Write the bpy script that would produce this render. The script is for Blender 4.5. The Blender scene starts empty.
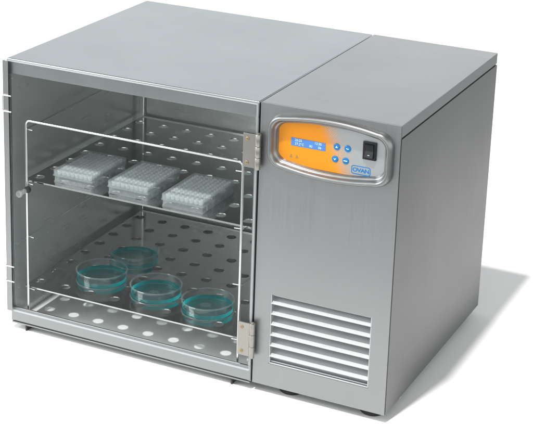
import bpy, bmesh, math, random
from mathutils import Matrix, Vector

# ---------------------------------------------------------------- camera, world, lamp, exposure
S = bpy.context.scene
COL = S.collection
U = 0.001                                        # one unit of the layout is a millimetre

cd = bpy.data.cameras.new('camera'); cam = bpy.data.objects.new('camera', cd); COL.objects.link(cam)
F, RX, RZ, RY = 1555.46, 1.264910, 0.447035, 0.029875
cam.matrix_world = (Matrix.Translation(Vector((1437.13, -2063.81, 1200.90)) * U) @ Matrix.Rotation(RZ, 4, 'Z')
                    @ Matrix.Rotation(RX, 4, 'X') @ Matrix.Rotation(RY, 4, 'Z'))
cd.sensor_width = 36; cd.lens = F / 533 * 36
cd.shift_x = 18.04 / 533; cd.shift_y = -111.92 / 533
cd.clip_start = 0.05; cd.clip_end = 200
S.camera = cam

W = bpy.data.worlds.new("World"); S.world = W; W.use_nodes = True
wn, wl = W.node_tree.nodes, W.node_tree.links
bgn = wn['Background']
tc = wn.new('ShaderNodeTexCoord'); sp = wn.new('ShaderNodeSeparateXYZ'); cr = wn.new('ShaderNodeValToRGB')
mr = wn.new('ShaderNodeMapRange'); mr.inputs[1].default_value = -1; mr.inputs[2].default_value = 1
wl.new(tc.outputs['Generated'], sp.inputs[0]); wl.new(sp.outputs['Z'], mr.inputs[0]); wl.new(mr.outputs[0], cr.inputs[0])
# white surround: low band made bright to light the top steel, duller overhead
e = cr.color_ramp.elements
e[0].position = 0.46; e[0].color = (0.97, 0.99, 1.0, 1)
e[1].position = 1.0; e[1].color = (0.17, 0.17, 0.17, 1)
for p_, c_ in ((0.70, (0.90, 0.92, 0.93, 1)), (0.84, (0.24, 0.24, 0.24, 1))):
    k_ = e.new(p_); k_.color = c_
wl.new(cr.outputs[0], bgn.inputs['Color'])
bgn.inputs['Strength'].default_value = 1.65

ld = bpy.data.lights.new('studio_lamp', 'AREA'); ld.shape = 'DISK'; ld.size = 0.62; ld.energy = 1900
ld.color = (1.0, 0.985, 0.96)
lamp = bpy.data.objects.new('studio_lamp', ld); COL.objects.link(lamp)
LD = Vector((-0.083, -0.432, 1.0)).normalized()            # read off the cast shadow's far corner
lamp.location = Vector((0.70, 0.468, 0.479)) + LD * 14.0
lamp.rotation_euler = LD.to_track_quat('Z', 'Y').to_euler()

fd = bpy.data.lights.new('added_fill_lamp', 'AREA'); fd.shape = 'SQUARE'; fd.size = 0.9; fd.energy = 24  # added fill from an unseen source, lifts the chamber interior
soft = bpy.data.objects.new('added_fill_lamp', fd); COL.objects.link(soft)
soft.location = (-1.0, -1.05, 1.35)
soft.rotation_euler = (Vector((-1.0, -1.05, 1.35)) - Vector((0.25, 0.1, 0.2))).to_track_quat('Z', 'Y').to_euler()

S.view_settings.view_transform = 'Standard'; S.view_settings.look = 'None'
S.view_settings.exposure = 0; S.view_settings.gamma = 1; S.view_settings.use_curve_mapping = False
S.render.engine = 'CYCLES'
cy = S.cycles
cy.max_bounces = 14; cy.transparent_max_bounces = 32; cy.glossy_bounces = 8; cy.transmission_bounces = 10
cy.diffuse_bounces = 5; cy.sample_clamp_indirect = 6; cy.caustics_reflective = True
cy.use_denoising = True

# ---------------------------------------------------------------- materials
def new_mat(name):
    m = bpy.data.materials.new(name); m.use_nodes = True
    return m, m.node_tree.nodes, m.node_tree.links, m.node_tree.nodes['Principled BSDF']

def plain(name, col, rough=0.5, metal=0.0, coat=0.0, var=0.06):
    m, n, l, b = new_mat(name)
    b.inputs['Metallic'].default_value = metal
    b.inputs['Coat Weight'].default_value = coat
    t = n.new('ShaderNodeTexCoord'); nz = n.new('ShaderNodeTexNoise'); nz.inputs['Scale'].default_value = 60
    nz.inputs['Detail'].default_value = 4
    l.new(t.outputs['Object'], nz.inputs['Vector'])
    mx = n.new('ShaderNodeMixRGB'); mx.inputs[1].default_value = (*[c * (1 - var) for c in col], 1)
    mx.inputs[2].default_value = (*[min(1, c * (1 + var)) for c in col], 1)
    l.new(nz.outputs['Fac'], mx.inputs[0]); l.new(mx.outputs[0], b.inputs['Base Color'])
    r = n.new('ShaderNodeMapRange'); r.inputs[3].default_value = max(0.02, rough * 0.88); r.inputs[4].default_value = rough * 1.12
    l.new(nz.outputs['Fac'], r.inputs[0]); l.new(r.outputs[0], b.inputs['Roughness'])
    return m

def steel(name, col, rough, grain=(6, 900, 6), var=0.05, bump=0.02, aniso=0.0):
    """rolled sheet steel: long fine grain, faint cloudy polish"""
    m, n, l, b = new_mat(name)
    b.inputs['Metallic'].default_value = 1.0
    b.inputs['Anisotropic'].default_value = aniso
    t = n.new('ShaderNodeTexCoord')
    mp = n.new('ShaderNodeMapping'); mp.inputs['Scale'].default_value = grain
    g = n.new('ShaderNodeTexNoise'); g.inputs['Scale'].default_value = 1.0; g.inputs['Detail'].default_value = 5
    c = n.new('ShaderNodeTexNoise'); c.inputs['Scale'].default_value = 7; c.inputs['Detail'].default_value = 3
    l.new(t.outputs['Object'], mp.inputs[0]); l.new(mp.outputs[0], g.inputs['Vector']); l.new(t.outputs['Object'], c.inputs['Vector'])
    add = n.new('ShaderNodeMath'); add.operation = 'ADD'
    hf = n.new('ShaderNodeMath'); hf.operation = 'MULTIPLY'; hf.inputs[1].default_value = 0.6
    l.new(g.outputs['Fac'], hf.inputs[0]); l.new(hf.outputs[0], add.inputs[0])
    h2 = n.new('ShaderNodeMath'); h2.operation = 'MULTIPLY'; h2.inputs[1].default_value = 0.4
    l.new(c.outputs['Fac'], h2.inputs[0]); l.new(h2.outputs[0], add.inputs[1])
    mx = n.new('ShaderNodeMixRGB'); mx.inputs[1].default_value = (*[k * (1 - var) for k in col], 1)
    mx.inputs[2].default_value = (*[min(1, k * (1 + var)) for k in col], 1)
    l.new(add.outputs[0], mx.inputs[0]); l.new(mx.outputs[0], b.inputs['Base Color'])
    r = n.new('ShaderNodeMapRange'); r.inputs[3].default_value = rough * 0.68; r.inputs[4].default_value = rough * 1.32
    l.new(add.outputs[0], r.inputs[0]); l.new(r.outputs[0], b.inputs['Roughness'])
    bp = n.new('ShaderNodeBump'); bp.inputs['Strength'].default_value = bump; bp.inputs['Distance'].default_value = 0.0005
    l.new(g.outputs['Fac'], bp.inputs['Height']); l.new(bp.outputs[0], b.inputs['Normal'])
    return m

def clear(name, tint=(0.96, 0.98, 0.98), gloss=0.06, ior=1.45, body=0.0, bodycol=(0.9, 0.92, 0.93), rough=0.03):
    """clear plastic sheet: light passes straight through, fresnel reflection on top, a little milky body"""
    m, n, l, b = new_mat(name)
    out = n['Material Output']
    tr = n.new('ShaderNodeBsdfTransparent'); tr.inputs[0].default_value = (*tint, 1)
    gl = n.new('ShaderNodeBsdfGlossy'); gl.inputs['Roughness'].default_value = rough
    fr = n.new('ShaderNodeFresnel')                      # the inner face reflects no more than the outer one
    ge = n.new('ShaderNodeNewGeometry'); im = n.new('ShaderNodeMapRange')
    im.inputs[3].default_value = ior; im.inputs[4].default_value = 1 / ior
    l.new(ge.outputs['Backfacing'], im.inputs[0]); l.new(im.outputs[0], fr.inputs[0])
    ml = n.new('ShaderNodeMath'); ml.operation = 'MULTIPLY'; ml.inputs[1].default_value = gloss
    l.new(fr.outputs[0], ml.inputs[0])
    ms = n.new('ShaderNodeMixShader')
    l.new(ml.outputs[0], ms.inputs[0]); l.new(tr.outputs[0], ms.inputs[1]); l.new(gl.outputs[0], ms.inputs[2])
    last = ms
    if body:
        di = n.new('ShaderNodeBsdfDiffuse'); di.inputs[0].default_value = (*bodycol, 1)
        tl = n.new('ShaderNodeBsdfTranslucent'); tl.inputs[0].default_value = (*bodycol, 1)
        m1 = n.new('ShaderNodeMixShader'); m1.inputs[0].default_value = 0.45
        l.new(di.outputs[0], m1.inputs[1]); l.new(tl.outputs[0], m1.inputs[2])
        m2 = n.new('ShaderNodeMixShader'); m2.inputs[0].default_value = body
        l.new(ms.outputs[0], m2.inputs[1]); l.new(m1.outputs[0], m2.inputs[2]); last = m2
    l.new(last.outputs[0], out.inputs['Surface'])
    return m

M = {}
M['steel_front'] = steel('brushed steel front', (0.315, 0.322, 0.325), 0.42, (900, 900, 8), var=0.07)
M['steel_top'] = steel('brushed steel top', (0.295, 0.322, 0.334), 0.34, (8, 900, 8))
M['steel_lid_shade'] = steel('shaded brushed steel lid', (0.262, 0.275, 0.278), 0.34, (8, 900, 8))  # same steel as the chamber top, weaker light put in as darker colour
M['steel_side_shade'] = steel('shaded brushed steel side', (0.19, 0.194, 0.191), 0.38, (8, 900, 12), var=0.07)  # shade of the right side put into the colour: darker copy of the steel
M['steel_lining'] = steel('polished steel lining', (0.52, 0.528, 0.52), 0.26, (8, 8, 60), bump=0)
M['steel_lining'].node_tree.nodes['Principled BSDF'].inputs['Metallic'].default_value = 0.62
M['steel_shelf'] = steel('polished steel shelf', (0.52, 0.525, 0.515), 0.12, (8, 400, 8), bump=0)
M['steel_floor'] = plain('dull aluminium tray', (0.84, 0.84, 0.83), 0.42, 0.08)
M['slat'] = plain('pale satin aluminium', (0.43, 0.45, 0.455), 0.5, 0.3)
M['chrome'] = plain('bright chromed wire', (0.75, 0.74, 0.72), 0.14, 1.0, var=0.02)
M['nickel'] = plain('nickel hinge', (0.34, 0.325, 0.30), 0.34, 0.85)
M['brass'] = plain('screw brass', (0.35, 0.27, 0.16), 0.35, 0.9)
M['bezel'] = plain('silver moulded bezel', (0.27, 0.275, 0.275), 0.36, 0.95, var=0.03)
M['black'] = plain('black rubber', (0.008, 0.008, 0.008), 0.7)
M['switch'] = plain('black switch plastic', (0.012, 0.013, 0.014), 0.25)
M['gap'] = plain('dark joint', (0.03, 0.03, 0.03), 0.7)
M['blue'] = plain('printed blue', (0.01, 0.17, 0.48), 0.35)
M['button'] = plain('blue button', (0.006, 0.16, 0.42), 0.3)
M['white_ink'] = plain('pale print', (0.65, 0.80, 0.90), 0.4)
M['brown_ink'] = plain('grey brown print', (0.34, 0.22, 0.08), 0.4)
M['lcd'] = plain('blue liquid crystal window', (0.075, 0.22, 0.56), 0.2)
M['door'] = clear('clear acrylic door', (0.975, 0.985, 0.985), 0.16, 1.45)
M['door_edge'] = clear('acrylic cut edge', (0.8, 0.85, 0.85), 0.6, 1.45, body=0.55, bodycol=(0.80, 0.84, 0.85))
M['clear_knob'] = clear('clear knob', (0.98, 0.99, 0.99), 1.6, 1.5, body=0.10)
M['plate'] = clear('clear polystyrene', (0.96, 0.97, 0.97), 0.9, 1.5, body=0.10, rough=0.08)
M['plate_frame'] = clear('frosted polystyrene frame', (0.90, 0.92, 0.92), 1.0, 1.5, body=0.14, rough=0.10)
M['well'] = clear('polystyrene wells', (0.95, 0.96, 0.96), 1.3, 1.5, body=0.72, rough=0.10)
M['dish'] = clear('clear dish', (0.965, 0.985, 0.985), 1.0, 1.5, rough=0.04)
M['dish_rim'] = clear('clear dish rim', (0.86, 0.92, 0.92), 1.3, 1.5, body=0.08, rough=0.05)
def liquid(name, col, body, deep):
    m, n, l, b = new_mat(name)
    g = n.new('ShaderNodeBsdfGlass'); g.inputs['Color'].default_value = (*col, 1); g.inputs['IOR'].default_value = 1.33
    g.inputs['Roughness'].default_value = 0.02
    t = n.new('ShaderNodeBsdfTransparent'); t.inputs[0].default_value = (*[c ** .5 for c in col], 1)
    d = n.new('ShaderNodeBsdfTranslucent'); d.inputs[0].default_value = (*deep, 1)
    nz = n.new('ShaderNodeTexNoise'); nz.inputs['Scale'].default_value = 220; tc_ = n.new('ShaderNodeTexCoord')
    l.new(tc_.outputs['Object'], nz.inputs['Vector'])
    bp = n.new('ShaderNodeBump'); bp.inputs['Strength'].default_value = 0.25; bp.inputs['Distance'].default_value = 0.0006
    l.new(nz.outputs['Fac'], bp.inputs['Height']); l.new(bp.outputs[0], g.inputs['Normal'])
    m1 = n.new('ShaderNodeMixShader'); m1.inputs[0].default_value = 0.7
    l.new(g.outputs[0], m1.inputs[1]); l.new(t.outputs[0], m1.inputs[2])
    m2 = n.new('ShaderNodeMixShader'); m2.inputs[0].default_value = body
    l.new(m1.outputs[0], m2.inputs[1]); l.new(d.outputs[0], m2.inputs[2])
    l.new(m2.outputs[0], n['Material Output'].inputs['Surface'])
    return m
M['liquid'] = liquid('teal liquid', (0.90, 0.98, 0.98), 0.03, (0.01, 0.55, 0.58))
M['liquid_side'] = liquid('teal liquid meniscus', (0.30, 0.90, 0.92), 0.6, (0.004, 0.80, 0.84))

def floor_mat():
    m, n, l, b = new_mat('white studio floor')
    b.inputs['Roughness'].default_value = 0.6
    b.inputs['Specular IOR Level'].default_value = 0.3
    t = n.new('ShaderNodeTexCoord'); nz = n.new('ShaderNodeTexNoise'); nz.inputs['Scale'].default_value = 3
    l.new(t.outputs['Object'], nz.inputs['Vector'])
    mx = n.new('ShaderNodeMixRGB'); mx.inputs[1].default_value = (0.865, 0.872, 0.875, 1); mx.inputs[2].default_value = (0.885, 0.89, 0.89, 1)
    l.new(nz.outputs['Fac'], mx.inputs[0]); l.new(mx.outputs[0], b.inputs['Base Color'])
    return m
M['floor'] = floor_mat()
M['studio'] = plain('grey studio floor', (0.27, 0.28, 0.285), 0.6)

def face_mat():
    """printed control face: orange field breaking up into halftone dots on silver"""
    m, n, l, b = new_mat('orange halftone face')
    b.inputs['Roughness'].default_value = 0.28
    t = n.new('ShaderNodeTexCoord'); sx = n.new('ShaderNodeSeparateXYZ'); l.new(t.outputs['Object'], sx.inputs[0])
    def math_(op, a, bb=None):
        k = n.new('ShaderNodeMath'); k.operation = op
        for i, v in enumerate((a, bb)):
            if v is None: continue
            if isinstance(v, (int, float)): k.inputs[i].default_value = v
            else: l.new(v, k.inputs[i])
        return k.outputs[0]
    P = 0.0036
    def cell(o, off):
        q = math_('DIVIDE', math_('ADD', o, off), P)
        return math_('SUBTRACT', math_('FRACT', q), 0.5)
    def dots(off):
        cx_, cz_ = cell(sx.outputs['X'], off), cell(sx.outputs['Z'], off)
        return math_('SQRT', math_('ADD', math_('MULTIPLY', cx_, cx_), math_('MULTIPLY', cz_, cz_)))
    d = math_('MINIMUM', dots(10.0), dots(10.0 + P / 2))
    # edge wavers with height: dots start further left at the top
    zc = math_('MULTIPLY', math_('SUBTRACT', sx.outputs['Z'], 0.415), 0.45)
    xe = math_('ADD', sx.outputs['X'], zc)
    r = n.new('ShaderNodeMapRange'); r.inputs[1].default_value = 0.572; r.inputs[2].default_value = 0.628
    r.inputs[3].default_value = 0.56; r.inputs[4].default_value = 0.0
    l.new(xe, r.inputs[0])
    lt = math_('LESS_THAN', d, r.outputs[0])
    mx = n.new('ShaderNodeMixRGB'); mx.inputs[1].default_value = (0.47, 0.50, 0.50, 1); mx.inputs[2].default_value = (0.76, 0.27, 0.010, 1)
    l.new(lt, mx.inputs[0]); l.new(mx.outputs[0], b.inputs['Base Color'])
    inv = math_('SUBTRACT', 1.0, lt); l.new(math_('MULTIPLY', inv, 0.55), b.inputs['Metallic'])
    return m
M['face'] = face_mat()

# ---------------------------------------------------------------- mesh helpers
def add_box(bm, x0, x1, y0, y1, z0, z1, bev=0.0, seg=2, mi=0):
    vs = [bm.verts.new(Vector(v) * U) for v in ((x0,y0,z0),(x1,y0,z0),(x1,y1,z0),(x0,y1,z0),(x0,y0,z1),(x1,y0,z1),(x1,y1,z1),(x0,y1,z1))]
    fs = [bm.faces.new([vs[i] for i in q]) for q in ((3,2,1,0),(4,5,6,7),(0,1,5,4),(1,2,6,5),(2,3,7,6),(3,0,4,7))]
    for f in fs: f.material_index = mi
    if bev:
        es = list({e for f in fs for e in f.edges})
        r = bmesh.ops.bevel(bm, geom=es, offset=bev * U, segments=seg, affect='EDGES', profile=0.5)
        for f in r['faces']: f.material_index = mi; f.smooth = True
    return fs

def add_tube(bm, pts, r, n=12, mi=0, cap=True):
    pts = [Vector(p) * U for p in pts]; r *= U
    rings = []; up = None
    for i, p in enumerate(pts):
        d = (pts[min(i + 1, len(pts) - 1)] - pts[max(i - 1, 0)]).normalized()
        if up is None:
            up = d.orthogonal().normalized()
        up = (up - d * up.dot(d)).normalized(); sd = d.cross(up)
        rings.append([bm.verts.new(p + (up * math.cos(2*math.pi*k/n) + sd * math.sin(2*math.pi*k/n)) * r) for k in range(n)])
    for a, b in zip(rings, rings[1:]):
        for k in range(n):
            f = bm.faces.new((a[k], a[(k+1) % n], b[(k+1) % n], b[k])); f.smooth = True; f.material_index = mi
    if cap:
        for rg in (list(reversed(rings[0])), rings[-1]):
            bm.faces.new(rg).material_index = mi

def bend(pts, rad, n=6):
    """round the corners of a polyline"""
    out = [Vector(pts[0])]
    for a, b, c in zip(pts, pts[1:], pts[2:]):
        a, b, c = Vector(a), Vector(b), Vector(c)
        p, q = b + (a - b).normalized() * rad, b + (c - b).normalized() * rad
        for i in range(n + 1):
            t = i / n
            out.append(p * (1-t)**2 + b * 2*t*(1-t) + q * t*t)
    out.append(Vector(pts[-1]))
    return out

def add_lathe(bm, prof, c, axis='Z', n=48, mi=0, closed=False, smooth=True):
    rings = []
    for r, h in prof:
        ring = []
        for k in range(n):
            a = 2*math.pi*k/n
            v = {'Z': (r*math.cos(a), r*math.sin(a), h), 'Y': (r*math.cos(a), h, r*math.sin(a)), 'X': (h, r*math.cos(a), r*math.sin(a))}[axis]
            ring.append(bm.verts.new((Vector(c) + Vector(v)) * U))
        rings.append(ring)
    pairs = list(zip(rings, rings[1:])) + ([(rings[-1], rings[0])] if closed else [])
    for a, b in pairs:
        for k in range(n):
            f = bm.faces.new((a[k], a[(k+1) % n], b[(k+1) % n], b[k])); f.smooth = smooth; f.material_index = mi
    return rings

def add_disc(bm, c, r, axis='Z', n=48, mi=0, flip=False):
    vs = []
    for k in range(n):
        a = 2*math.pi*k/n
        v = {'Z': (r*math.cos(a), r*math.sin(a), 0), 'Y': (r*math.cos(a), 0, r*math.sin(a)), 'X': (0, r*math.cos(a), r*math.sin(a))}[axis]
        vs.append(bm.verts.new((Vector(c) + Vector(v)) * U))
    f = bm.faces.new(list(reversed(vs)) if flip else vs); f.material_index = mi

def obj(name, bm, mats, parent=None, origin=None, recalc=True, sharp=40):
    if recalc: bmesh.ops.recalc_face_normals(bm, faces=bm.faces[:])
    if origin is not None:
        bmesh.ops.translate(bm, verts=bm.verts[:], vec=-Vector(origin) * U)
    for e_ in bm.edges:
        if len(e_.link_faces) == 2 and e_.calc_face_angle(0) > math.radians(sharp): e_.smooth = False
    me = bpy.data.meshes.new(name); bm.to_mesh(me); bm.free()
    for m in (mats if isinstance(mats, (list, tuple)) else [mats]): me.materials.append(m)
    o = bpy.data.objects.new(name, me); COL.objects.link(o)
    if origin is not None: o.location = Vector(origin) * U
    if parent is not None: o.parent = parent
    return o

def thing(name, label, cat, loc=(0, 0, 0), group=None):
    o = bpy.data.objects.new(name, None); COL.objects.link(o); o.location = Vector(loc) * U
    o.empty_display_size = 0.02
    tag(o, label, cat, group); return o

def tag(o, label, cat, group=None):
    o['label'] = label; o['category'] = cat
    if group: o['group'] = group

def dup(root, loc, label, group=None):
    r = root.copy(); COL.objects.link(r); r.location = Vector(loc) * U; r['label'] = label
    if group: r['group'] = group
    for ch in list(root.children):
        c = ch.copy(); COL.objects.link(c); c.parent = r
        for g in ch.children:
            d = g.copy(); COL.objects.link(d); d.parent = c
    return r

def text_mesh(txt, size, x, y, z, mat, parent, name, align='CENTER', bold=0.0, spacing=1.0, sx=1.0):
    cu = bpy.data.curves.new(name, 'FONT'); cu.body = txt; cu.size = size * U; cu.align_x = align; cu.align_y = 'CENTER'
    cu.extrude = 0.15 * U; cu.offset = bold * U; cu.space_character = spacing
    t = bpy.data.objects.new(name, cu); COL.objects.link(t)
    dg = bpy.context.evaluated_depsgraph_get()
    me = bpy.data.meshes.new_from_object(t.evaluated_get(dg))
    bpy.data.objects.remove(t)
    me.transform(Matrix.Translation(Vector((x, y, z)) * U) @ Matrix.Rotation(math.pi/2, 4, 'X') @ Matrix.Diagonal((sx, 1, 1, 1)))
    me.materials.clear(); me.materials.append(mat)
    o = bpy.data.objects.new(name, me); COL.objects.link(o); o.parent = parent
    return o

# ---------------------------------------------------------------- the setting
TABLE = -15.0
bm = bmesh.new()
add_box(bm, -2800, 1080, -560, 5500, TABLE - 40, TABLE, 6, 3)      # broad white table the unit stands on
g = obj('table_top', bm, M['floor']); g['kind'] = 'structure'
bm = bmesh.new()
R_ = 14000
f = bm.faces.new([bm.verts.new(Vector(v) * U) for v in ((-R_, -R_, -850), (R_, -R_, -850), (R_, R_, -850), (-R_, R_, -850))])
g = obj('floor', bm, M['studio']); g['kind'] = 'structure'  # unseen floor, added so the upright steel reflects something darker than the table

# ---------------------------------------------------------------- the incubator
WT, SEAM, DEP, HT = 700.0, 468.3, 468.3, 478.6
inc = thing('laboratory_incubator', 'stainless steel benchtop incubator with clear left door and orange control panel', 'incubator', (0, 0, TABLE))
def part(name, bm, mats, parent=inc, sharp=40):
    o = obj(name, bm, mats, None, None, True, sharp)
    o.parent = parent
    # keep world coordinates: the thing's base sits at z = TABLE
    if parent is inc: o.location.z = -TABLE * U
    return o

# chamber cabinet: outer shell with open front
XI0, XI1, YB, ZI0, ZI1 = 6.0, 461.0, 432.0, 1.5, 453.0
bm = bmesh.new()
xr = SEAM - 1.3
add_box(bm, 0, xr, 0, DEP, ZI1, HT, 2.2, 3)                                  # top with front flange
add_box(bm, 0, XI0, 0, DEP, 0, ZI1 - 0.01, 0.8)                              # left wall
add_box(bm, XI1, xr, 0, DEP - 1, 0, ZI1 - 0.01, 0.8)                         # right wall
add_box(bm, XI0 + .01, XI1 - .01, YB, DEP - .5, 0, ZI1 - 0.02)               # back wall
cab = part('chamber_cabinet', bm, M['steel_top'])
bm = bmesh.new()                                                             # face frame round the opening
add_box(bm, 0.2, xr - .2, -1.3, -.05, ZI1 + .3, HT - 2.4, .4); add_box(bm, 0.2, XI0 - .2, -1.3, -.05, 28, ZI1, .4); add_box(bm, XI1 + .2, xr - .2, -1.3, -.05, 28, ZI1, .4)
part('face_frame', bm, M['steel_front'])
# bottom rail folded out of sheet, with a shadow joint under it
bm = bmesh.new()
add_box(bm, 1, xr - .5, -1.2, 2.6, 1.4, 27.5, 1.0, 3)
add_box(bm, XI0 + 1, XI1 - 1, 10, YB - 1, -2, 0.2)
rail = part('bottom_rail', bm, M['steel_front'])
bm = bmesh.new(); add_box(bm, 2, xr - 2, 0.2, 2.4, -0.8, 1.3); part('base_joint', bm, M['gap'])
bm = bmesh.new(); add_box(bm, 1.5, xr - 1.5, -0.9, 9, -3.4, -0.9, .5); part('base_strip', bm, M['steel_front'])
# lining (side, back and roof sheets) standing just proud of the shell
bm = bmesh.new()
add_box(bm, XI0 + .3, XI0 + 1.3, 3, YB - 2, 1, ZI1 - 1.5)
add_box(bm, XI1 - 1.3, XI1 - .3, 3, YB - 2, 1, ZI1 - 1.5)
add_box(bm, XI0 + 1.5, XI1 - 1.5, YB - 1.8, YB - .4, 1, ZI1 - 1.5)
add_box(bm, XI0 + 1.5, XI1 - 1.5, 3, YB - 2, ZI1 - 1.3, ZI1 - .3)
part('chamber_lining', bm, M['steel_lining'])
bm = bmesh.new(); add_box(bm, XI0 + 1.5, XI1 - 1.5, 2.8, YB - 2, 0.4, 2.0); part('chamber_floor', bm, M['steel_floor'])

# control cabinet
bm = bmesh.new()
xl = SEAM + 1.3
VX0, VX1, VZ0, VZ1 = 497.5, 670.5, 40.0, 162.0
# front panel with the vent opening cut out of it
Tf = 3.0
add_box(bm, xl, VX0, 0, Tf, 0, HT, 0)
add_box(bm, VX1, WT - .2, 0, Tf, 0, 386.5, 0)
add_box(bm, 676.0, WT - .2, 0, Tf, 386.5, 458.5, 0)
add_box(bm, VX1, WT - .2, 0, Tf, 458.5, HT, 0)
HX0, HX1, HZ0, HZ1 = 500.5, 676.0, 386.5, 458.5            # recess behind the control panel
add_box(bm, VX0, VX1, 0, Tf, VZ1, HZ0, 0)
add_box(bm, VX0, HX0, 0, Tf, HZ0, HZ1, 0)
add_box(bm, VX0, VX1, 0, Tf, HZ1, HT, 0)
add_box(bm, VX0, VX1, 0, Tf, 0, VZ0, 0)
bm.normal_update()
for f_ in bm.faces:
    if f_.normal.x > .9 and f_.calc_center_median().x > (WT - 1) * U: f_.material_index = 1   # right edge takes the side steel with shade in its colour
front = part('front_panel', bm, [M['steel_front'], M['steel_side_shade']])
bm = bmesh.new()
add_box(bm, xl, WT, Tf + .15, DEP, 459.6, HT, 0.6, 2)
part('lid_panel', bm, M['steel_lid_shade'])
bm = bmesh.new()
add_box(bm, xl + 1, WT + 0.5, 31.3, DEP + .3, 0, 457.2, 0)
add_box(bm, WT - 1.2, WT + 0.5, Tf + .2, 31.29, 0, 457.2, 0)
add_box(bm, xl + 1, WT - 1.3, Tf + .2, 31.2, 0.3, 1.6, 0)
part('side_panel', bm, M['steel_side_shade'])
bm = bmesh.new(); add_box(bm, xl + 2, WT - 1.4, Tf + .6, DEP - 2, 457.3, 459.5); part('lid_joint', bm, M['gap'])
bm = bmesh.new(); add_box(bm, SEAM - 3, SEAM + 3, 4, DEP - 3, 4, HT - 4); part('cabinet_joint', bm, M['gap'])

# vent grille: sloping louvres, one mesh
bm = bmesh.new()
NS, PIT = 6, 18.6
for k in range(NS + 1):
    zl = 146.5 - k * PIT                                  # bottom lip of the louvre
    if k == NS: break
    prof = [(29.5, zl + 19.5), (19.0, zl + 12.6), (9.0, zl + 6.0), (3.0, zl + 2.1), (0.8, zl + .8), (-.1, zl + .1), (-.2, zl - .5), (0.4, zl - 1.0), (1.4, zl - .8)]
    back = [(2.4, zl + .5), (4.4, zl + 1.9), (10.0, zl + 5.5), (20.0, zl + 12.0), (29.9, zl + 18.4)]
    lp = prof + back
    a = [bm.verts.new(Vector((VX0 + .5, y, z)) * U) for y, z in lp]; b = [bm.verts.new(Vector((VX1 - .5, y, z)) * U) for y, z in lp]
    nP = len(lp)
    for i in range(nP):
        fc = bm.faces.new((a[i], a[(i+1) % nP], b[(i+1) % nP], b[i])); fc.smooth = True
    bm.faces.new(a); bm.faces.new(list(reversed(b)))
add_box(bm, VX0 + 1.7, VX1 - 1.7, 9.6, 10.6, VZ0 + .5, VZ0 + 20)
# top sheet, bottom sheets
add_box(bm, VX0 + .5, VX1 - .5, 6, 7.2, 158, 161.8)
add_box(bm, VX0 + .3, VX1 - .3, 0.4, 3, VZ0 + .2, VZ0 + 2.2, .4)
add_box(bm, VX0 + .3, VX1 - .3, 3.5, 5, VZ0 + 2.6, VZ0 + 5.0, .4)
add_box(bm, VX0 + .2, VX0 + 1.6, 0.3, 30.5, VZ0 + 2.4, VZ1 - .3)
add_box(bm, VX1 - 1.6, VX1 - .2, 0.3, 30.5, VZ0 + 2.4, VZ1 - .3)
part('vent_grille', bm, M['slat'], sharp=60)

# feet under the control cabinet
for fx, fy in ((526.5, 33), (668.5, 33), (526.5, 430), (668.5, 430)):
    bm = bmesh.new()
    add_lathe(bm, [(0.01, TABLE + .05), (19, TABLE + .05), (20.5, TABLE + 1.5), (20.5, TABLE + 5), (18, TABLE + 8), (8, TABLE + 9.5), (0.01, -.3)], (fx, fy, 0), 'Z', 40)
    part('foot', bm, M['black'])
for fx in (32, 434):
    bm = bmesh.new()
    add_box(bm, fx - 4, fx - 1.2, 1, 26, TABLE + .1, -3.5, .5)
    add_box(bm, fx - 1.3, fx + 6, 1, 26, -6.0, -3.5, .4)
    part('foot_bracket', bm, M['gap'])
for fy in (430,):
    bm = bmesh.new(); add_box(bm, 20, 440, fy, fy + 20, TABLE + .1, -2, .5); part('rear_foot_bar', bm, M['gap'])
for fy in (68, 405):
    bm = bmesh.new(); add_box(bm, WT - 6, WT + 0.7, fy, fy + 7, -2.0, -.1, .4); part('side_tab', bm, M['slat'])

# ---- control panel
def outline(x0, x1, z0, z1, bow, r, n=10, m=16):
    """rounded panel whose top and bottom edges bow outwards"""
    pts = []; w = (x1 - x0) / 2; cx_ = (x0 + x1) / 2; cz_ = (z0 + z1) / 2; h = (z1 - z0) / 2
    def top(x): return h - bow * ((x - cx_) / w) ** 2
    base = []
    hc = top(cx_ + w - r)
    for i in range(n + 1):
        a = math.pi/2 * i / n
        base.append((cx_ + w - r + r * math.cos(a), hc - r + r * math.sin(a)))
    for i in range(1, m):
        x = cx_ + (w - r) * (1 - 2 * i / m)
        base.append((x, top(x)))
    for i in range(n + 1):
        a = math.pi/2 + math.pi/2 * i / n
        base.append((cx_ - w + r + r * math.cos(a), hc - r + r * math.sin(a)))
    full = base + [(2*cx_ - x, -z) for x, z in base]
    return [(x, cz_ + z) for x, z in full]
panel_root = None
def ring_loft(bm, rings, mi=0):
    vs = [[bm.verts.new(Vector((x, y, z)) * U) for x, z in pts] for pts, y in rings]
    for a, b in zip(vs, vs[1:]):
        n_ = len(a)
        for k in range(n_):
            fc = bm.faces.new((a[k], a[(k+1) % n_], b[(k+1) % n_], b[k])); fc.smooth = True; fc.material_index = mi
    return vs
BX0, BX1, BZ0, BZ1 = 485.5, 691.0, 371.5, 473.5
def O(ins, y): return (outline(BX0 + ins, BX1 - ins, BZ0 + ins, BZ1 - ins, 12 - ins * .12, 24 - ins * .45), y)
bm = bmesh.new()
ring_loft(bm, [O(0, 0.2), O(0.2, -4), O(1.0, -8.5), O(2.6, -11.6), O(4.8, -13), O(7.0, -12.4), O(8.6, -10.4), O(9.6, -7.0), O(10.6, -4.6), O(11.8, -4.2), O(12.6, -3.2), O(13.6, 0), O(14.4, 2.6)])
panel = part('control_panel', bm, M['bezel'], sharp=70)
bm = bmesh.new()
pts = outline(BX0 + 14, BX1 - 14, BZ0 + 14, BZ1 - 14, 10.3, 17.7)
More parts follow.
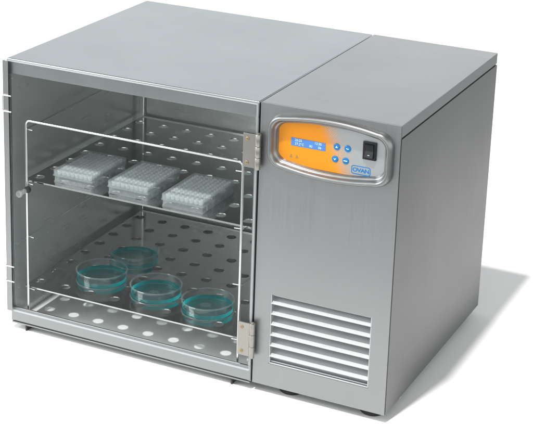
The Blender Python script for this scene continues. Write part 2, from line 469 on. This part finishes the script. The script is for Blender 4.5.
a = [bm.verts.new(Vector((x, 2.0, z)) * U) for x, z in pts]; b = [bm.verts.new(Vector((x, 2.7, z)) * U) for x, z in pts]
bm.faces.new(a); bm.faces.new(list(reversed(b)))
for i in range(len(a)): bm.faces.new((a[i], a[(i+1) % len(a)], b[(i+1) % len(a)], b[i]))
part('faceplate', bm, M['face'], panel)
bm = bmesh.new(); add_box(bm, 523.5, 581, -1.6, -0.9, 419, 432, .3)
disp = part('display', bm, M['lcd'], panel)
YT = -1.85
FX = M['white_ink']
lines = [text_mesh('25:25', 5.4, 536, YT, 428.6, FX, disp, 'display_text'), text_mesh('12:35', 5.4, 569, YT, 428.6, FX, disp, 'display_text'),
         text_mesh('37.2\u00b0C', 5.4, 538, YT, 422.6, FX, disp, 'display_text'), text_mesh('00', 5.4, 557, YT, 422.6, FX, disp, 'display_text'), text_mesh('06', 5.4, 572, YT, 422.6, FX, disp, 'display_text')]
bm = bmesh.new()
for t_ in lines: bm.from_mesh(t_.data); bpy.data.objects.remove(t_)
part('display_text', bm, FX, disp)
for bx, bz, sym in ((599.6, 429.6, 'up'), (617.4, 429.6, 'dn'), (597.6, 409.8, 'ok'), (615.0, 409.8, 'bar')):
    bm = bmesh.new()
    add_lathe(bm, [(5.4, -.9), (5.4, -1.5), (5.0, -2.0), (4.2, -2.2), (0.01, -2.3)], (bx, 0, bz), 'Y', 32)
    bt = part('button', bm, M['button'], panel)
    bm = bmesh.new()
    y0, y1 = -2.6, -2.25
    if sym == 'up': tri = [(bx - 2.0, bz - 1.4), (bx + 2.0, bz - 1.4), (bx, bz + 2.0)]
    elif sym == 'dn': tri = [(bx - 2.2, bz + .8), (bx - 1.2, bz - .8), (bx + 2.2, bz - .8), (bx + 2.2, bz + .2), (bx - .4, bz + .2), (bx - .4, bz + .8)]
    elif sym == 'ok': tri = [(bx - 2.2, bz + 1.2), (bx, bz - 2.0), (bx + 2.2, bz + 1.2), (bx + 1.2, bz + 1.4), (bx, bz - .3), (bx - 1.2, bz + 1.4)]
    else: tri = [(bx - 3, bz - .7), (bx + 3, bz - .7), (bx + 3, bz + .7), (bx - 3, bz + .7)]
    a = [bm.verts.new(Vector((x, y0, z)) * U) for x, z in tri]; b = [bm.verts.new(Vector((x, y1, z)) * U) for x, z in tri]
    bm.faces.new(a); bm.faces.new(list(reversed(b)))
    for i in range(len(a)): bm.faces.new((a[i], a[(i+1) % len(a)], b[(i+1) % len(a)], b[i]))
    part('symbol', bm, FX, panel)
# alarm bells printed in the orange field
for ix in (524.5, 534):
    bm = bmesh.new()
    for tri in ([(ix - 2.8, 399.2), (ix + 2.8, 399.2), (ix + 1.6, 401.2), (ix + 1.1, 403.6), (ix, 404.8), (ix - 1.1, 403.6), (ix - 1.6, 401.2)],):
        a = [bm.verts.new(Vector((x, -1.25, z)) * U) for x, z in tri]; b = [bm.verts.new(Vector((x, -.95, z)) * U) for x, z in tri]
        bm.faces.new(a); bm.faces.new(list(reversed(b)))
        for i in range(len(a)): bm.faces.new((a[i], a[(i+1) % len(a)], b[(i+1) % len(a)], b[i]))
    part('alarm_symbol', bm, M['brown_ink'], panel)
# power switch
bm = bmesh.new()
add_box(bm, 642.5, 664.5, -4.2, -0.9, 418.5, 447.5, 1.2, 3)
sw = part('power_switch', bm, M['switch'], panel)
bm = bmesh.new()
prof = [(-4.0, 422.5), (-8.2, 423.2), (-5.4, 433.0), (-6.2, 443.6), (-4.0, 444.2)]
a = [bm.verts.new(Vector((646.5, y, z)) * U) for y, z in prof]; b = [bm.verts.new(Vector((660.5, y, z)) * U) for y, z in prof]
bm.faces.new(a); bm.faces.new(list(reversed(b)))
for i in range(len(a)): bm.faces.new((a[i], a[(i+1) % len(a)], b[(i+1) % len(a)], b[i]))
bmesh.ops.bevel(bm, geom=bm.edges[:], offset=.5 * U, segments=2, affect='EDGES')
part('rocker', bm, M['switch'], sw)
bm = bmesh.new(); add_box(bm, 652, 655, -7.55, -6.4, 426.9, 427.5); part('switch_mark', bm, FX, sw)
# maker's badge: the word in a rounded outline
bm = bmesh.new()
def rr(x0, x1, z0, z1, r, n=6):
    out = []
    for cx_, cz_, s in ((x1 - r, z1 - r, 0), (x0 + r, z1 - r, 1), (x0 + r, z0 + r, 2), (x1 - r, z0 + r, 3)):
        for i in range(n + 1):
            t = math.pi/2 * (s + i / n); out.append((cx_ + r * math.cos(t), cz_ + r * math.sin(t)))
    return out
o1, o2 = rr(624.6, 656, 391.6, 405.6, 3.8), rr(625.9, 654.7, 392.9, 404.3, 2.8)
va = [[bm.verts.new(Vector((x, y, z)) * U) for x, z in o] for o, y in ((o1, -.95), (o1, -1.25), (o2, -1.25), (o2, -.95))]
for p_, q_ in zip(va, va[1:]):
    for i in range(len(p_)): bm.faces.new((p_[i], p_[(i+1) % len(p_)], q_[(i+1) % len(p_)], q_[i]))
badge = part('logo', bm, M['blue'], panel)
tw = text_mesh('OVAN', 8.6, 640.3, -1.2, 398.5, M['blue'], badge, 'logo_text', bold=0.25, spacing=.92, sx=1.16)

for o_ in panel.children:                                  # everything printed or mounted sits on the recessed face
    if o_.name != 'faceplate': o_.location = Vector((-2.0, 3.0, -1.35)) * U

# ---- clear door with its hinges, knob and catches
DX0, DX1, DZ0, DZ1, DY0, DY1 = -2.0, 465.6, 22.0, 475.8, -7.5, -1.6
bm = bmesh.new()
add_box(bm, DX0, DX1, DY0, DY1, DZ0, DZ1, 0)
bm.normal_update()
for f_ in bm.faces:
    if abs(f_.normal.y) < .5: f_.material_index = 1
door = part('door', bm, [M['door'], M['door_edge']])
bm = bmesh.new()
add_box(bm, -2.4, 7.6, -8.0, -7.6, DZ0, DZ1 - .2, 0); add_box(bm, -2.8, -2.1, -8.0, -1.4, DZ0, DZ1 - .2, 0)
part('edge_trim', bm, M['steel_front'], door)
for z0, z1 in ((372.5, 428.0), (49.0, 107.5)):
    bm = bmesh.new()
    add_box(bm, 445.5, 466.5, -10.2, -7.6, z0, z1, .5)
    hx, hy = 471.0, -9.6
    zz = z0 - 1; segs = [(z0 - 1, z0 + 18.3), (z0 + 18.8, z1 - 18.8), (z1 - 18.3, z1 + 1)]
    for s0, s1 in segs:
        add_lathe(bm, [(.01, s0), (4.4, s0), (4.8, s0 + .5), (4.8, s1 - .5), (4.4, s1), (.01, s1)], (hx, hy, 0), 'Z', 24)
    add_lathe(bm, [(.01, z1 + 1), (2.6, z1 + 1), (2.6, z1 + 3), (.01, z1 + 3.6)], (hx, hy, 0), 'Z', 16)
    hg = part('hinge', bm, M['nickel'], door)
    for sz in (z0 + 8, z1 - 8.5):
        bm = bmesh.new()
        add_lathe(bm, [(3.1, -10.15), (3.0, -10.9), (2.0, -11.4), (.01, -11.5)], (453, 0, sz), 'Y', 20)
        add_box(bm, 450.9, 455.1, -11.75, -11.2, sz - .35, sz + .35)
        add_box(bm, 452.65, 453.35, -11.75, -11.2, sz - 2.1, sz + 2.1)
        part('screw', bm, M['brass'], hg)
bm = bmesh.new()
add_lathe(bm, [(.01, -7.6), (4.0, -7.6), (4.4, -9), (3.4, -12), (3.8, -17), (5.6, -22), (6.2, -24), (5.6, -26), (3.6, -26.2), (3.0, -20), (.01, -19.5)], (37, 0, 251), 'Y', 32)
kn = part('knob', bm, M['clear_knob'], door)
bm = bmesh.new()
add_lathe(bm, [(.01, -1.5), (5.4, -1.5), (5.8, -.8), (5.8, 3.0), (5.2, 3.6), (.01, 4.4)], (37, 0, 251), 'Y', 28)
part('knob_nut', bm, M['black'], kn)
for zc in (402.0, 92.5):
    bm = bmesh.new()
    add_box(bm, -6.4, -2.2, -9, 12, zc - 9, zc + 9, 1.2, 2)
    lt = part('latch', bm, M['clear_knob'], door)
    bm = bmesh.new()
    for dz in (-14, 14):
        add_tube(bm, bend([(-4.2, 10, zc + dz), (-4.2, -9.4, zc + dz), (14, -9.4, zc + dz)], 2, 4), 1.35, 10)
    add_tube(bm, [(-4.4, -8.0, zc - 14), (-4.4, -8.0, zc + 14)], .7, 8)
    part('latch_pin', bm, M['chrome'], lt)

# ---- wire rack inside the chamber
bm = bmesh.new()
XL, XR, YF, YR, ZT = 29.0, 437.0, 10.5, 425.0, 371.0
add_tube(bm, bend([(XL, YF, 2.2), (XL, YF, ZT), (XR, YF, ZT), (XR, YF, 2.2)], 9, 8), 2.3, 14)
XLr, XRr = 20.0, 446.0
add_tube(bm, bend([(XLr, YR, 2.2), (XLr, YR, ZT), (XRr, YR, ZT), (XRr, YR, 2.2)], 9, 8), 2.1, 12)
ZS = (65.0, 162.5, 260.0, 357.5)
for zs in ZS:
    z = zs - 3.0
    add_tube(bm, bend([(XL + 13, YF + 1, z), (XL - 1.5, YF + 3, z), (XLr - 1, YR - 3, z)], 2, 3), 1.2, 8)
    add_tube(bm, bend([(XR - 13, YF + 1, z), (XR + 1.5, YF + 3, z), (XRr + 1, YR - 3, z)], 2, 3), 1.2, 8)
part('shelf_rack', bm, M['chrome'])

# ---------------------------------------------------------------- perforated shelves
def shelf_bm(front=0.0):
    bm = bmesh.new()
    x0, x1, y0, y1, t = -214.0, 214.0, front, 405.0, 1.4
    px, py, r, n = 50.0, 49.5, 9.4, 32
    xs = [-200 + px * i for i in range(9)]; ys = [26.5 + py * j for j in range(8)]
    def sq(cx_, cy_, xa, xb, ya, yb):
        out = []
        for k in range(n):
            a = 2*math.pi*(k + .5)/n; c, s = math.cos(a), math.sin(a)
            m_ = max(abs(c), abs(s)); c, s = c/m_, s/m_
            out.append((cx_ + c * (xb - cx_ if c > 0 else cx_ - xa), cy_ + s * (yb - cy_ if s > 0 else cy_ - ya)))
        return out
    for i, cx_ in enumerate(xs):
        xa = x0 if i == 0 else cx_ - px/2; xb = x1 if i == 8 else cx_ + px/2
        for j, cy_ in enumerate(ys):
            ya = y0 if j == 0 else cy_ - py/2; yb = y1 if j == 7 else cy_ + py/2
            S_ = sq(cx_, cy_, xa, xb, ya, yb)
            # exact corners: the four diagonal samples straddle them, so add corner faces
            circ = [(cx_ + r * math.cos(2*math.pi*(k + .5)/n), cy_ + r * math.sin(2*math.pi*(k + .5)/n)) for k in range(n)]
            for z, flip in ((0, 0), (-t, 1)):
                vo = [bm.verts.new(Vector((x, y, z)) * U) for x, y in S_]; vi = [bm.verts.new(Vector((x, y, z)) * U) for x, y in circ]
                cs = [bm.verts.new(Vector((x, y, z)) * U) for x, y in ((xb, yb), (xa, yb), (xa, ya), (xb, ya))]
                for k in range(n):
                    k2 = (k + 1) % n
                    q = [vo[k], vo[k2], vi[k2], vi[k]]
                    if k % (n // 4) == n // 8 - 1:
                        q = [vo[k], cs[k // (n // 4)], vo[k2], vi[k2], vi[k]]
                    bm.faces.new(q if not flip else list(reversed(q)))
                if flip == 0: top = vi
                else:
                    for k in range(n):
                        k2 = (k + 1) % n
                        fc = bm.faces.new((top[k], top[k2], vi[k2], vi[k])); fc.smooth = True
    # folded hems all round
    add_box(bm, x0, x1, y0 - 1.4, y0 - .02, -2.8, 0.1, .35)
    add_box(bm, x0 - 1.2, x0 - .02, y0, y1, -4.5, 0.1, .3)
    add_box(bm, x1 + .02, x1 + 1.2, y0, y1, -4.5, 0.1, .3)
    add_box(bm, x0, x1, y1 + .02, y1 + 1.2, -4.5, 2.0, .3)
    return bm
sh = obj('perforated_shelf', shelf_bm(6.0), M['steel_shelf'], recalc=False)
sh.location = Vector((234, 15.8, 260)) * U
tag(sh, 'upper perforated steel shelf carrying three clear well plates', 'shelf', 'perforated shelves in the chamber')
sh2 = obj('perforated_shelf', shelf_bm(), M['steel_shelf'], recalc=False); sh2.location = Vector((234, 15.8, 65)) * U
tag(sh2, 'lower perforated steel shelf carrying four teal petri dishes', 'shelf', 'perforated shelves in the chamber')

# ---------------------------------------------------------------- well plates
PW, PL = 77.0, 115.0
pl = thing('well_plate', 'clear lidded well plate nearest the door latches, left end of the upper shelf', 'well plate', (105, 92.5, 260.15), 'well plates on the upper shelf')
hw, hl = PW/2, PL/2
def wall_ring(bm, w, l, z0, z1, t, r=3):
    o = rr(-w, w, -l, l, r); i = rr(-w + t, w - t, -l + t, l - t, max(.5, r - t))
    va = [[bm.verts.new(Vector((x, y, z)) * U) for x, y in q] for q, z in ((o, z0), (o, z1), (i, z1), (i, z0))]
    for p_, q_ in zip(va, va[1:] + va[:1]):
        for k in range(len(p_)): bm.faces.new((p_[k], p_[(k+1) % len(p_)], q_[(k+1) % len(p_)], q_[k]))
bm = bmesh.new()
wall_ring(bm, hw, hl, 0.1, 1.4, 1.4); wall_ring(bm, hw - .8, hl - .8, 1.4, 18.6, 1.0); wall_ring(bm, hw + 1.2, hl + 1.2, 11.2, 12.4, 2.0)
for k in range(5):                                        # ribs along the long sides
    y = -hl + 14 + k * 21.5
    for s in (-1, 1): add_box(bm, min(s*(hw - 1), s*(hw + .6)), max(s*(hw - 1), s*(hw + .6)), y, y + 2.2, 1.5, 11.1)
obj('skirt', bm, M['plate_frame'], pl)
bm = bmesh.new()
random.seed(4)
for i in range(8):
    for j in range(12):
        x, y = (i - 3.5) * 8.7, (j - 5.5) * 9.1
        add_lathe(bm, [(.3, 11.6), (2.2, 12.2), (3.2, 13.6), (3.5, 18.4), (4.1, 19.6), (3.3, 20.2), (2.6, 19.4), (2.2, 15.4), (.3, 14.2)], (x, y, 0), 'Z', 14)
obj('wells', bm, M['well'], pl)
bm = bmesh.new()
wall_ring(bm, hw + .4, hl + .4, 12.6, 21.4, .9)
add_box(bm, -hw + .8, hw - .8, -hl + .8, hl - .8, 20.9, 21.5)
obj('lid', bm, M['plate'], pl)
# moulded tops of the wells seen through the lid
dup(pl, (212, 93.5, 260.15), 'clear lidded well plate in the middle, between the other two plates')
dup(pl, (319, 87, 260.15), 'clear lidded well plate nearest the upper door hinge, right end of the row')

# ---------------------------------------------------------------- petri dishes
pd = thing('petri_dish', 'petri dish of teal liquid at the left front, nearest the left chamber wall', 'petri dish', (123, 101, 65.15), 'petri dishes on the lower shelf')
bm = bmesh.new()
add_lathe(bm, [(.5, .1), (43.5, .1), (44.6, .8), (45, 2), (45, 19.0), (44.4, 19.4), (43.6, 19.0), (43.4, 2.4), (42.4, 1.4), (.5, 1.3)], (0, 0, 0), 'Z', 72, closed=False)
obj('dish', bm, M['dish'], pd)
bm = bmesh.new()
add_lathe(bm, [(45.0, 18.8), (45.9, 19.4), (46.0, 20.6), (45.3, 21.5), (44.0, 21.5), (43.4, 20.8), (43.4, 19.6)], (0, 0, 0), 'Z', 72, closed=True)
add_lathe(bm, [(44.9, .2), (45.6, .3), (45.7, 1.2), (45.1, 1.8)], (0, 0, 0), 'Z', 72, closed=True)
obj('rim', bm, M['dish_rim'], pd)
bm = bmesh.new()
add_lathe(bm, [(.3, 1.5), (42.6, 1.5), (43.2, 2.2), (43.25, 8.6), (42.7, 8.0), (41.6, 7.3), (40.0, 6.8), (.3, 6.7)], (0, 0, 0), 'Z', 72)
bm.normal_update()
for f_ in bm.faces:
    if abs(f_.normal.z) < .8: f_.material_index = 1
obj('liquid', bm, [M['liquid'], M['liquid_side']], pd)
dup(pd, (130, 203, 65.15), 'petri dish of teal liquid farthest back, behind the other three dishes')
dup(pd, (237, 93, 65.15), 'petri dish of teal liquid in the front row between two other dishes')
dup(pd, (343.5, 82, 65.15), 'petri dish of teal liquid at the right front, nearest the lower hinge')
